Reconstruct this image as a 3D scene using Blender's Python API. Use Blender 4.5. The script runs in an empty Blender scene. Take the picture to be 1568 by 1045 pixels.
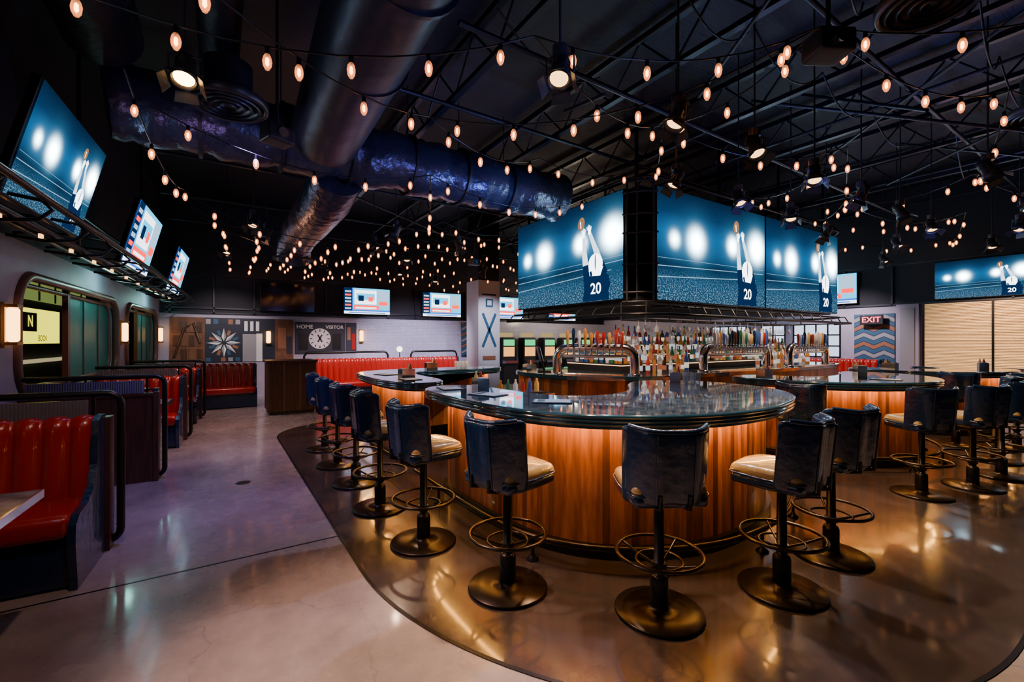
import bpy, math, random
from mathutils import Vector, Matrix
random.seed(7)
pi=math.pi
col=bpy.context.scene.collection

# ------------------------------------------------------------------ materials
def mat(name,c,rough=.5,metal=0.,emit=None,es=0.,c2=None,ns=5.,bump=None,coat=0.,island=False,spec=.5,stretch=None,alpha=None):
    m=bpy.data.materials.new(name); m.use_nodes=True
    nt=m.node_tree; N=nt.nodes; L=nt.links; b=N['Principled BSDF']
    b.inputs['Base Color'].default_value=(*c,1); b.inputs['Roughness'].default_value=rough
    b.inputs['Metallic'].default_value=metal; b.inputs['Specular IOR Level'].default_value=spec
    b.inputs['Coat Weight'].default_value=coat
    if alpha is not None: b.inputs['Alpha'].default_value=alpha
    if emit: 
        b.inputs['Emission Color'].default_value=(*emit,1); b.inputs['Emission Strength'].default_value=es
    tc=N.new('ShaderNodeTexCoord'); src=tc.outputs['Object']
    if stretch:
        mp=N.new('ShaderNodeMapping'); mp.inputs['Scale'].default_value=stretch; L.new(src,mp.inputs[0]); src=mp.outputs[0]
    if c2:
        n=N.new('ShaderNodeTexNoise'); n.inputs['Scale'].default_value=ns; n.inputs['Detail'].default_value=6; L.new(src,n.inputs['Vector'])
        r=N.new('ShaderNodeValToRGB'); r.color_ramp.elements[0].position=.3; r.color_ramp.elements[1].position=.7
        r.color_ramp.elements[0].color=(*c,1); r.color_ramp.elements[1].color=(*c2,1)
        L.new(n.outputs['Fac'],r.inputs[0]); out=r.outputs[0]
        if island:
            g=N.new('ShaderNodeNewGeometry'); h=N.new('ShaderNodeHueSaturation')
            mr=N.new('ShaderNodeMapRange'); mr.inputs[3].default_value=.35; mr.inputs[4].default_value=1.6
            L.new(g.outputs['Random Per Island'],mr.inputs[0]); L.new(mr.outputs[0],h.inputs['Value']); L.new(out,h.inputs['Color']); out=h.outputs[0]
        L.new(out,b.inputs['Base Color'])
    if bump:
        n=N.new('ShaderNodeTexNoise'); n.inputs['Scale'].default_value=bump[0]; n.inputs['Detail'].default_value=5; L.new(src,n.inputs['Vector'])
        bp=N.new('ShaderNodeBump'); bp.inputs['Strength'].default_value=bump[1]; bp.inputs['Distance'].default_value=.03
        L.new(n.outputs['Fac'],bp.inputs['Height']); L.new(bp.outputs[0],b.inputs['Normal'])
    return m
def emi(name,c,s):
    m=bpy.data.materials.new(name); m.use_nodes=True; nt=m.node_tree; nt.nodes.clear()
    e=nt.nodes.new('ShaderNodeEmission'); e.inputs[0].default_value=(*c,1); e.inputs[1].default_value=s
    o=nt.nodes.new('ShaderNodeOutputMaterial'); nt.links.new(e.outputs[0],o.inputs[0]); return m

BLACK=mat('black_metal',(.007,.007,.010),.35,.3)
STEEL=mat('dark_steel',(.016,.018,.030),.4,.5)
FIXT=mat('fixture_body',(.045,.045,.055),.35,.5)
MATTE=mat('matte_black',(.006,.006,.011),.7)
NAVYW=mat('navy_wall',(.005,.006,.015),.7)
CHROME=mat('chrome',(.8,.8,.83),.14,1.)
BRONZE=mat('bronze',(.030,.022,.016),.30,.7)
RINGM=mat('foot_ring_metal',(.06,.048,.038),.28,.9)
BRASS=mat('brass',(.45,.28,.1),.3,1.)
NAVY=mat('navy_vinyl',(.005,.022,.068),.24,0,coat=.6,bump=(12,.4))
CREAM=mat('cream_vinyl',(.40,.28,.105),.24,coat=.6,bump=(10,.25))
RED=mat('red_vinyl',(.34,.010,.007),.28,coat=.5,bump=(9,.15))
WOOD=mat('strip_wood',(.18,.058,.016),.35,c2=(.42,.155,.045),ns=3,stretch=(9,9,1.2),island=True,coat=.2)
DWOOD=mat('dark_wood',(.035,.014,.008),.4,c2=(.09,.036,.02),ns=4,stretch=(8,8,.8))
TOP=mat('counter_resin',(.022,.045,.062),.06,c2=(.14,.20,.25),ns=9,coat=.9)
EDGE=mat('counter_edge',(.015,.06,.10),.12,coat=1.)
MARBLE=mat('grey_marble',(.08,.09,.13),.2,c2=(.26,.27,.32),ns=9)
LILAC=mat('painted_wall',(.38,.34,.46),.6,c2=(.32,.29,.40),ns=3)
WCOL=mat('column_white',(.62,.62,.7),.5)
DUCT=mat('duct_metal',(.035,.040,.075),.36,.6,bump=(3.5,.4))
WRAP=mat('duct_wrap',(.065,.072,.13),.26,.6,bump=(6.5,1.),c2=(.035,.04,.08),ns=3)
DARKWRAP=mat('dark_duct_wrap',(.012,.012,.020),.5,.2,bump=(4,1.))
FRAMEB=mat('brown_frame',(.13,.06,.05),.35)
TEAL=mat('teal_reeded',(.012,.17,.16),.3,c2=(.018,.26,.23),ns=6,stretch=(1,12,.5))
REED=mat('reeded_glass',(.14,.14,.19),.2)
WARM=emi('warm_lamp',(1,.48,.14),8)
FIL=emi('filament',(1,.36,.09),24); FIL.cycles.emission_sampling='NONE'
SPOTM=emi('spot_lens',(1,.52,.2),4.5); SPOTM.cycles.emission_sampling='NONE'
SPOTB=emi('spot_lens_bright',(1,.5,.14),26)
UPL=emi('canopy_lamp',(1,.42,.12),4); UPL.cycles.emission_sampling='NONE'
LED=emi('led_strip',(1,.42,.07),150)
SHELFGLOW=emi('shelf_glow',(1,.55,.25),3.5)  # warm glow for the strips added along the bottle shelves
WHITE=mat('white_paint',(.75,.75,.78),.5)
GLASSB=mat('bulb_glass',(.9,.5,.3),.05,emit=(1,.34,.10),es=.9,alpha=.4)
CLEAR=mat('clear_glass',(.8,.85,.9),.05,alpha=.3)

# ------------------------------------------------------------------ mesh builder
class MB:
    def __init__(s): s.v=[];s.f=[];s.mi=[];s.sm=[];s.mats=[]
    def m(s,mt):
        if mt not in s.mats: s.mats.append(mt)
        return s.mats.index(mt)
    def add(s,vs,fs,mt,smooth=False,M=None):
        o=len(s.v); k=s.m(mt)
        for p in vs:
            p=Vector(p); 
            if M: p=M@p
            s.v.append(tuple(p))
        for f in fs: s.f.append([i+o for i in f]); s.mi.append(k); s.sm.append(smooth)
    def box(s,c,d,mt,M=None):
        x,y,z=c; a,b,h=d[0]/2,d[1]/2,d[2]/2
        vs=[(x+i*a,y+j*b,z+k*h) for k in(-1,1) for j in(-1,1) for i in(-1,1)]
        s.add(vs,[(0,2,3,1),(4,5,7,6),(0,1,5,4),(2,6,7,3),(0,4,6,2),(1,3,7,5)],mt,False,M)
    def bx(s,x0,x1,y0,y1,z0,z1,mt,M=None): s.box(((x0+x1)/2,(y0+y1)/2,(z0+z1)/2),(abs(x1-x0),abs(y1-y0),abs(z1-z0)),mt,M)
    def quad(s,pts,mt,M=None): s.add(pts,[tuple(range(len(pts)))],mt,False,M)
    def tube(s,pts,r,mt,seg=8,closed=False,M=None,smooth=True,caps=True):
        P=[Vector(p) for p in pts]; n=len(P); rs=r if isinstance(r,(list,tuple)) else [r]*n
        vs=[];u=None
        for i in range(n):
            if closed: t=P[(i+1)%n]-P[i-1]
            else: t=P[min(i+1,n-1)]-P[max(i-1,0)]
            t.normalize()
            if u is None:
                u=t.cross(Vector((0,0,1)))
                if u.length<.05: u=Vector((1,0,0))
            u=u-t*u.dot(t); u.normalize(); w=t.cross(u)
            for k in range(seg):
                a=2*pi*k/seg; vs.append(P[i]+(u*math.cos(a)+w*math.sin(a))*rs[i])
        fs=[]
        for i in range(n if closed else n-1):
            j=(i+1)%n
            for k in range(seg):
                l=(k+1)%seg; fs.append((i*seg+k,i*seg+l,j*seg+l,j*seg+k))
        s.add(vs,fs,mt,smooth,M)
        if not closed and caps:
            s.add(vs[:seg],[tuple(range(seg))[::-1]],mt,False,M); s.add(vs[-seg:],[tuple(range(seg))],mt,False,M)
    def cyl(s,a,b,r,mt,r2=None,seg=16,M=None,caps=True): s.tube([a,b],[r,r if r2 is None else r2],mt,seg,False,M,True,caps)
    def lathe(s,prof,c,mt,seg=24,M=None,smooth=True):
        vs=[(c[0]+r*math.cos(2*pi*k/seg),c[1]+r*math.sin(2*pi*k/seg),c[2]+z) for r,z in prof for k in range(seg)]
        fs=[(i*seg+k,i*seg+(k+1)%seg,(i+1)*seg+(k+1)%seg,(i+1)*seg+k) for i in range(len(prof)-1) for k in range(seg)]
        s.add(vs,fs,mt,smooth,M)
    def ring(s,c,R,r,mt,seg=32,M=None):
        s.tube([(c[0]+R*math.cos(2*pi*k/seg),c[1]+R*math.sin(2*pi*k/seg),c[2]) for k in range(seg)],r,mt,8,True,M)
    def prism(s,poly,z0,z1,mt,M=None,mt_top=None):
        n=len(poly); vs=[(x,y,z0) for x,y in poly]+[(x,y,z1) for x,y in poly]
        s.add(vs,[(i,(i+1)%n,(i+1)%n+n,i+n) for i in range(n)],mt,False,M)
        s.add(vs[:n],[tuple(range(n))[::-1]],mt,False,M); s.add(vs[n:],[tuple(range(n))],mt_top or mt,False,M)
    def rbox(s,c,d,r,mt,deform=None,n=(4,4,4),M=None):
        h=[d[0]/2,d[1]/2,d[2]/2]; r=min(r,min(h)*.999)
        def ax(h,n):
            i=h-r; e=[i+r*.25,i+r*.6,h]
            return [-x for x in e[::-1]]+[-i+2*i*k/n for k in range(n+1)]+e
        A=[ax(h[k],n[k]) for k in range(3)]
        idx={};vs=[];fs=[]
        def vid(i,j,k):
            key=(i,j,k)
            if key not in idx:
                p=Vector((A[0][i],A[1][j],A[2][k])); q=Vector([max(-(h[t]-r),min(h[t]-r,p[t])) for t in range(3)])
                w=p-q
                if w.length>1e-9: p=q+w.normalized()*r
                if deform: p=Vector(deform(p.x,p.y,p.z))
                idx[key]=len(vs); vs.append(p+Vector(c))
            return idx[key]
        X,Y,Z=len(A[0])-1,len(A[1])-1,len(A[2])-1
        for i in range(X):
            for j in range(Y):
                fs.append((vid(i,j,0),vid(i,j+1,0),vid(i+1,j+1,0),vid(i+1,j,0)))
                fs.append((vid(i,j,Z),vid(i+1,j,Z),vid(i+1,j+1,Z),vid(i,j+1,Z)))
        for i in range(X):
            for k in range(Z):
                fs.append((vid(i,0,k),vid(i+1,0,k),vid(i+1,0,k+1),vid(i,0,k+1)))
                fs.append((vid(i,Y,k),vid(i,Y,k+1),vid(i+1,Y,k+1),vid(i+1,Y,k)))
        for j in range(Y):
            for k in range(Z):
                fs.append((vid(0,j,k),vid(0,j,k+1),vid(0,j+1,k+1),vid(0,j+1,k)))
                fs.append((vid(X,j,k),vid(X,j+1,k),vid(X,j+1,k+1),vid(X,j,k+1)))
        s.add(vs,fs,mt,True,M)
    def text(s,body,size,mt,M):
        cu=bpy.data.curves.new('t','FONT'); cu.body=body; cu.size=size; cu.align_x='CENTER'; cu.align_y='CENTER'; cu.offset=size*.012
        ob=bpy.data.objects.new('t',cu); col.objects.link(ob); bpy.context.view_layer.update()
        me=bpy.data.meshes.new_from_object(ob.evaluated_get(bpy.context.evaluated_depsgraph_get()))
        s.add([v.co.copy() for v in me.vertices],[tuple(p.vertices) for p in me.polygons],mt,False,M)
        bpy.data.objects.remove(ob); bpy.data.meshes.remove(me)
    def mesh(s,name):
        me=bpy.data.meshes.new(name); me.from_pydata(s.v,[],s.f)
        for m in s.mats: me.materials.append(m)
        me.polygons.foreach_set('material_index',s.mi); me.polygons.foreach_set('use_smooth',s.sm); me.update(); return me
    def build(s,name,M=None): return inst(name,s.mesh(name),M)
def inst(name,me,M=None):
    o=bpy.data.objects.new(name,me); col.objects.link(o)
    if M: o.matrix_world=M
    return o
T=Matrix.Translation
def RZ(a): return Matrix.Rotation(math.radians(a),4,'Z')
def RX(a): return Matrix.Rotation(math.radians(a),4,'X')

def chaikin(P,it=2):
    for _ in range(it):
        Q=[]
        for i in range(len(P)):
            a=P[i];b=P[(i+1)%len(P)]
            Q+=[(a[0]*.75+b[0]*.25,a[1]*.75+b[1]*.25),(a[0]*.25+b[0]*.75,a[1]*.25+b[1]*.75)]
        P=Q
    return P
def offset(P,e):
    n=len(P);out=[]
    for i in range(n):
        a=Vector(P[i-1]);b=Vector(P[i]);c=Vector(P[(i+1)%n])
        d1=(b-a).normalized();d2=(c-b).normalized()
        n1=Vector((-d1.y,d1.x));n2=Vector((-d2.y,d2.x)); m=(n1+n2).normalized(); k=e/max(.6,m.dot(n1)); out.append(tuple(b+m*k))
    return out
def resample(P,step,closed=True):
    Q=[Vector(p) for p in P]+([Vector(P[0])] if closed else []); out=[tuple(Q[0])]; acc=0
    for a,b in zip(Q,Q[1:]):
        L=(b-a).length; t=step-acc
        while t<=L: out.append(tuple(a+(b-a)*(t/L))); t+=step
        acc=L-(t-step)
    return out

# ------------------------------------------------------------------ room shell
XR=14.5; YB=14.6; YF=-3.5; ZC=5.4
def concrete(name,c1,c2,c3,rough,coat=0):
    m=bpy.data.materials.new(name); m.use_nodes=True; nt=m.node_tree;N=nt.nodes;L=nt.links;b=N['Principled BSDF']
    b.inputs['Coat Weight'].default_value=coat; b.inputs['Coat Roughness'].default_value=.08
    tc=N.new('ShaderNodeTexCoord')
    n=N.new('ShaderNodeTexNoise'); n.inputs['Scale'].default_value=1.3;n.inputs['Detail'].default_value=10;n.inputs['Roughness'].default_value=.7; L.new(tc.outputs['Object'],n.inputs['Vector'])
    r=N.new('ShaderNodeValToRGB'); r.color_ramp.elements[0].position=.34;r.color_ramp.elements[1].position=.66
    r.color_ramp.elements[0].color=(*c1,1); r.color_ramp.elements[1].color=(*c2,1); L.new(n.outputs['Fac'],r.inputs[0])
    nw=N.new('ShaderNodeTexNoise'); nw.inputs['Scale'].default_value=3.; nw.inputs['Detail'].default_value=6; L.new(tc.outputs['Object'],nw.inputs['Vector'])
    ad=N.new('ShaderNodeMixRGB'); ad.blend_type='ADD'; ad.inputs[0].default_value=.45; L.new(tc.outputs['Object'],ad.inputs[1]); L.new(nw.outputs['Color'],ad.inputs[2])
    v=N.new('ShaderNodeTexVoronoi'); v.feature='DISTANCE_TO_EDGE'; v.inputs['Scale'].default_value=.9; L.new(ad.outputs[0],v.inputs['Vector'])
    mr=N.new('ShaderNodeMapRange'); mr.inputs[1].default_value=0;mr.inputs[2].default_value=.006;mr.inputs[3].default_value=.5;mr.inputs[4].default_value=0; L.new(v.outputs['Distance'],mr.inputs[0])
    n3=N.new('ShaderNodeTexNoise'); n3.inputs['Scale'].default_value=.5; L.new(tc.outputs['Object'],n3.inputs['Vector'])
    m3=N.new('ShaderNodeMapRange'); m3.inputs[1].default_value=.42; m3.inputs[2].default_value=.58; L.new(n3.outputs['Fac'],m3.inputs[0])
    ml=N.new('ShaderNodeMath'); ml.operation='MULTIPLY'; L.new(mr.outputs[0],ml.inputs[0]); L.new(m3.outputs[0],ml.inputs[1])
    mx=N.new('ShaderNodeMixRGB'); mx.inputs[2].default_value=(*c3,1); L.new(ml.outputs[0],mx.inputs[0]); L.new(r.outputs[0],mx.inputs[1])
    L.new(mx.outputs[0],b.inputs['Base Color'])
    n2=N.new('ShaderNodeTexNoise'); n2.inputs['Scale'].default_value=7;n2.inputs['Detail'].default_value=6; L.new(tc.outputs['Object'],n2.inputs['Vector'])
    m2=N.new('ShaderNodeMapRange'); m2.inputs[3].default_value=rough-.08;m2.inputs[4].default_value=rough+.12; L.new(n2.outputs['Fac'],m2.inputs[0]); L.new(m2.outputs[0],b.inputs['Roughness'])
    bp=N.new('ShaderNodeBump'); bp.inputs['Strength'].default_value=.06; bp.inputs['Distance'].default_value=.01; L.new(n2.outputs['Fac'],bp.inputs['Height']); L.new(bp.outputs[0],b.inputs['Normal'])
    return m
CONC=concrete('light_concrete',(.20,.172,.17),(.36,.315,.30),(.07,.055,.055),.25,.35)
DCONC=concrete('dark_concrete',(.022,.018,.018),(.058,.044,.042),(.012,.012,.013),.20,.5)
b=MB(); b.bx(-4.2,XR+.2,YF-.2,17,-.1,0,CONC); b.build('floor')
arc=[(3.46-2.63*math.cos(a*pi/180),3.13-2.63*math.sin(a*pi/180)) for a in range(0,91,3)]
far=[(2.0-1.17*math.cos(a*pi/180),8.1+1.17*math.sin(a*pi/180)) for a in range(90,-1,-6)]
poly=arc+[(12.6,.5),(13.6,1.5),(13.6,8.2),(12.6,9.27)]+far
b=MB(); b.prism(poly,0,.003,DCONC); b.build('floor_bar_area')
def strip(mb,P,w,z0,z1,mt,closed=False):
    for p,q in zip(P,P[1:]+([P[0]] if closed else [])):
        d=(Vector(q)-Vector(p)); 
        if d.length<1e-6: continue
        nn=Vector((-d.y,d.x)).normalized()*w/2; p=Vector(p);q=Vector(q)
        mb.prism([tuple(p-nn),tuple(q-nn),tuple(q+nn),tuple(p+nn)],z0,z1,mt)
b=MB(); strip(b,poly,.022,.0,.005,BLACK,True); b.build('trim_1')
b=MB(); b.bx(-1.2,.83,3.787,3.803,0,.0015,BLACK); b.bx(-1.4,.83,10.6,10.61,0,.0015,BLACK); b.build('floor_joint')
b=MB(); b.lathe([(0,.003),(.06,.003),(.07,.004),(.075,0)],(.25,5.8,0),BLACK,20); b.build('floor_drain')

CEILM=mat('ceiling_deck',(.005,.005,.012),.6,bump=(6,.4),stretch=(1,6,1))
b=MB(); b.bx(-4.2,XR+.2,YF-.2,17,ZC,ZC+.1,CEILM); b.build('ceiling')
TILE=bpy.data.materials.new('white_tile'); TILE.use_nodes=True
nt=TILE.node_tree; bk=nt.nodes.new('ShaderNodeTexBrick'); tc=nt.nodes.new('ShaderNodeTexCoord'); mp=nt.nodes.new('ShaderNodeMapping')
mp.inputs['Rotation'].default_value=(pi/2,0,0)
bk.inputs['Scale'].default_value=5; bk.inputs['Color1'].default_value=(.56,.56,.72,1); bk.inputs['Color2'].default_value=(.48,.49,.66,1); bk.inputs['Mortar'].default_value=(.2,.2,.28,1); bk.inputs['Mortar Size'].default_value=.015
nt.links.new(tc.outputs['Object'],mp.inputs[0]); nt.links.new(mp.outputs[0],bk.inputs[0]); nt.links.new(bk.outputs[0],nt.nodes['Principled BSDF'].inputs['Base Color']); nt.nodes['Principled BSDF'].inputs['Roughness'].default_value=.18

b=MB()
b.bx(-1.5,XR,YB,YB+.15,2.3,ZC,NAVYW); b.bx(-1.5,3.7,YB,YB+.15,0,2.3,LILAC); b.bx(3.7,XR,YB,YB+.15,0,2.3,TILE)
b.build('wall_back')
b=MB(); b.bx(XR,XR+.15,YF,YB+.15,0,2.5,LILAC); b.bx(XR,XR+.15,YF,YB+.15,2.5,ZC,NAVYW); b.build('wall_right')
b=MB(); b.bx(-4.2,XR,YF-.15,YF,0,ZC,NAVYW); b.build('wall_front')

LF=T((-2.15,0,0))@RZ(-3.68)
def rrect(y0,y1,z0,z1,r,n=8):
    P=[]
    for cy,cz,a0 in((y1-r,z1-r,0),(y0+r,z1-r,90),(y0+r,z0+r,180),(y1-r,z0+r,270)):
        for k in range(n+1):
            a=(a0+90*k/n)*pi/180; P.append((cy+r*math.cos(a),cz+r*math.sin(a)))
    return P
def wallcell(mb,y0,y1,z0,z1,hole,mt):
    H=rrect(*hole,.38); n=len(H)
    cy=(hole[0]+hole[1])/2; cz=(hole[2]+hole[3])/2
    O=[]
    for (y,z) in H:
        dy,dz=y-cy,z-cz
        k=min((( (y1-cy) if dy>0 else (y0-cy))/dy) if abs(dy)>1e-6 else 1e9, (((z1-cz) if dz>0 else (z0-cz))/dz) if abs(dz)>1e-6 else 1e9)
        O.append((cy+dy*k,cz+dz*k))
    corners=[(y1,z1),(y0,z1),(y0,z0),(y1,z0)]
    for c in corners:
        i=min(range(n),key=lambda i:(O[i][0]-c[0])**2+(O[i][1]-c[1])**2); O[i]=c
    vs=[(0,y,z) for y,z in O]+[(0,y,z) for y,z in H]+[(-.15,y,z) for y,z in H]
    fs=[]
    for i in range(n):
        j=(i+1)%n; fs+= [(i,j,n+j,n+i),(n+i,n+j,2*n+j,2*n+i)]
    mb.add(vs,fs,mt)
    vs=[(-.15,y,z) for y,z in O]+[(-.15,y,z) for y,z in H]
    mb.add(vs,[(i,(i+1)%n,n+(i+1)%n,n+i) for i in range(n)],mt)
b=MB(); holes=[(2.3,6.15,.95,2.28),(6.68,10.5,.95,2.28),(11.15,14.1,.95,2.28)]
wallcell(b,2.0,6.4,.75,2.62,holes[0],LILAC); wallcell(b,6.4,10.8,.75,2.62,holes[1],LILAC); wallcell(b,10.8,14.7,.75,2.62,holes[2],LILAC)
b.bx(-.15,0,YF-.1,2.0,0,2.62,LILAC); b.bx(-.15,0,2.0,14.7,0,.75,LILAC); b.bx(-.15,0,YF-.1,14.7,2.62,ZC,NAVYW)
b.build('wall_left',LF)
for i,h in enumerate(holes):
    b=MB(); P=rrect(*h,.38)
    b.tube([(.0,y,z) for y,z in P],.055,FRAMEB,8,True); 
    P2=rrect(h[0]+.09,h[1]-.09,h[2]+.09,h[3]-.09,.3); b.tube([(-.08,y,z) for y,z in P2],.03,FRAMEB,6,True)
    ym=h[0]+(h[1]-h[0])*.45; b.bx(-.11,-.05,ym-.04,ym+.04,h[2],h[3],FRAMEB)
    b.bx(-.10,-.085,ym+.04,h[1]-.03,h[2]+.05,h[3]-.12,TEAL)
    for k in range(1,3): yy=ym+(h[1]-ym)*k/3; b.bx(-.083,-.07,yy-.012,yy+.012,h[2]+.05,h[3]-.12,FRAMEB)
    b.build('window_%d'%(i+1),LF)
b=MB(); b.bx(-1.75,-1.6,YF,16.5,0,ZC,MATTE); b.bx(-1.6,-.15,16.4,16.5,0,ZC,MATTE); b.bx(-1.6,-.15,YF,16.4,3.0,3.1,MATTE); b.build('wall_annex',LF)
YEL=emi('yellow_sign',(.75,.70,.01),2.6); CREAMS=emi('cream_panel',(.9,.75,.4),.5); GRS=emi('green_panel',(.35,.45,.12),.5)
b=MB(); b.bx(-1.55,-1.5,11.1,13.3,1.48,2.22,BLACK); b.quad([(-1.49,11.15,1.52),(-1.49,13.25,1.52),(-1.49,13.25,2.18),(-1.49,11.15,2.18)],YEL)
b.bx(-1.49,-1.486,11.5,12.1,1.75,2.1,MATTE)
Mt=Matrix(((0,0,1,-1.480),(1,0,0,12.35),(0,1,0,1.62),(0,0,0,1))); b.text('BOOK',.15,MATTE,Mt)
Mt=Matrix(((0,0,1,-1.480),(1,0,0,11.8),(0,1,0,1.93),(0,0,0,1))); b.text('N',.30,YEL,Mt)
b.build('sportsbook_display',LF)
b=MB(); b.bx(-1.58,-1.5,8.2,15.0,2.35,2.75,GRS); b.bx(-1.58,-1.5,9.0,15.0,1.15,1.22,CREAMS)
for i in range(9): b.bx(-1.5,-1.48,8.2+i*.8,8.24+i*.8,2.35,2.75,MATTE)
b.build('annex_lit_panels',LF)

b=MB(); b.bx(.0,.03,-.06,.06,1.5,1.95,BRASS); b.rbox((.07,0,1.73),(.08,.11,.34),.03,WARM); b.bx(.02,.12,-.065,.065,1.9,1.93,BRASS); b.bx(.02,.12,-.065,.065,1.53,1.56,BRASS)
sc=b.mesh('wall_sconce')
for y in (2.0,6.42,10.8,14.35): inst('wall_sconce',sc,LF@T((0,y,0)))
inst('wall_sconce',sc,T((3.85,YB,0))@RZ(-90)); inst('wall_sconce',sc,T((1.25,YB,-.05))@RZ(-90))

# ------------------------------------------------------------------ televisions
def stadium(H):
    m=bpy.data.materials.new('stadium_picture'); m.use_nodes=True; nt=m.node_tree; N=nt.nodes; L=nt.links; N.clear()
    tc=N.new('ShaderNodeTexCoord'); mp=N.new('ShaderNodeMapping'); mp.inputs['Scale'].default_value=(1/H,0,1/H); mp.inputs['Location'].default_value=(.89,0,.5)
    L.new(tc.outputs['Object'],mp.inputs[0]); sp=N.new('ShaderNodeSeparateXYZ'); L.new(mp.outputs[0],sp.inputs[0])
    r=N.new('ShaderNodeValToRGB'); cr=r.color_ramp
    cr.elements[0].position=0; cr.elements[0].color=(.006,.03,.06,1); cr.elements[1].position=1; cr.elements[1].color=(.0012,.008,.024,1)
    for p,c in((.18,(.006,.035,.075)),(.34,(.0015,.012,.035)),(.48,(.004,.045,.12)),(.62,(.004,.058,.165)),(.8,(.0015,.019,.058))):
        e=cr.elements.new(p); e.color=(*c,1)
    L.new(sp.outputs[2],r.inputs[0]); cur=r.outputs[0]
    n=N.new('ShaderNodeTexNoise'); n.inputs['Scale'].default_value=70; n.inputs['Detail'].default_value=3; L.new(mp.outputs[0],n.inputs['Vector'])
    cr2=N.new('ShaderNodeValToRGB'); cr2.color_ramp.elements[0].position=.5; cr2.color_ramp.elements[1].position=.7; L.new(n.outputs['Fac'],cr2.inputs[0])
    bd=N.new('ShaderNodeMapRange'); bd.inputs[1].default_value=.30; bd.inputs[2].default_value=.08; bd.inputs[3].default_value=.008; bd.inputs[4].default_value=.4; L.new(sp.outputs[2],bd.inputs[0])
    mm=N.new('ShaderNodeMath'); mm.operation='MULTIPLY'; L.new(cr2.outputs[0],mm.inputs[0]); L.new(bd.outputs[0],mm.inputs[1])
    a=N.new('ShaderNodeMixRGB'); a.blend_type='ADD'; a.inputs[2].default_value=(.4,.65,.9,1); L.new(mm.outputs[0],a.inputs[0]); L.new(cur,a.inputs[1]); cur=a.outputs[0]
    for (x,y,s,c) in((.24,.56,.05,7.),(.56,.57,.082,14.),(.56,.57,.2,.2),(1.17,.60,.062,12.),(1.62,.62,.095,18.),(1.62,.62,.24,.22),(.24,.56,.14,.15),(1.17,.6,.17,.16)):
        d=N.new('ShaderNodeVectorMath'); d.operation='DISTANCE'; d.inputs[1].default_value=(x,0,y); L.new(mp.outputs[0],d.inputs[0])
        q=N.new('ShaderNodeMath'); q.operation='DIVIDE'; q.inputs[1].default_value=s; L.new(d.outputs['Value'],q.inputs[0])
        p=N.new('ShaderNodeMath'); p.operation='POWER'; p.inputs[1].default_value=2; L.new(q.outputs[0],p.inputs[0])
        g=N.new('ShaderNodeMath'); g.operation='MULTIPLY'; g.inputs[1].default_value=-1; L.new(p.outputs[0],g.inputs[0])
        e=N.new('ShaderNodeMath'); e.operation='EXPONENT'; L.new(g.outputs[0],e.inputs[0])
        a=N.new('ShaderNodeMixRGB'); a.blend_type='ADD'; a.use_clamp=False; L.new(e.outputs[0],a.inputs[0]); L.new(cur,a.inputs[1]); a.inputs[2].default_value=((.15 if c<1 else .6)*c,(.62 if c<1 else .88)*c,1*c,1); cur=a.outputs[0]
    em=N.new('ShaderNodeEmission'); em.inputs[1].default_value=2.3; L.new(cur,em.inputs[0]); o=N.new('ShaderNodeOutputMaterial'); L.new(em.outputs[0],o.inputs[0]); return m
PW=emi('player_white',(.85,.93,1),6); PN=emi('player_navy',(.003,.014,.05),2.); PS=emi('player_skin',(.7,.8,.9),2.6); PB=emi('football_brown',(.32,.15,.07),1.6); LN=emi('field_line',(.3,.55,.75),1.5)
NW=emi('news_white',(.8,.88,.95),4.); NR=emi('news_red',(.9,.02,.02),3.5); NB=emi('news_blue',(.01,.10,.5),3.); NC=emi('news_cyan',(.03,.45,.75),3.); NG=emi('news_grey',(.3,.45,.6),2.5); OFF=mat('screen_off',(.004,.004,.008),.1)
stc={}
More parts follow.
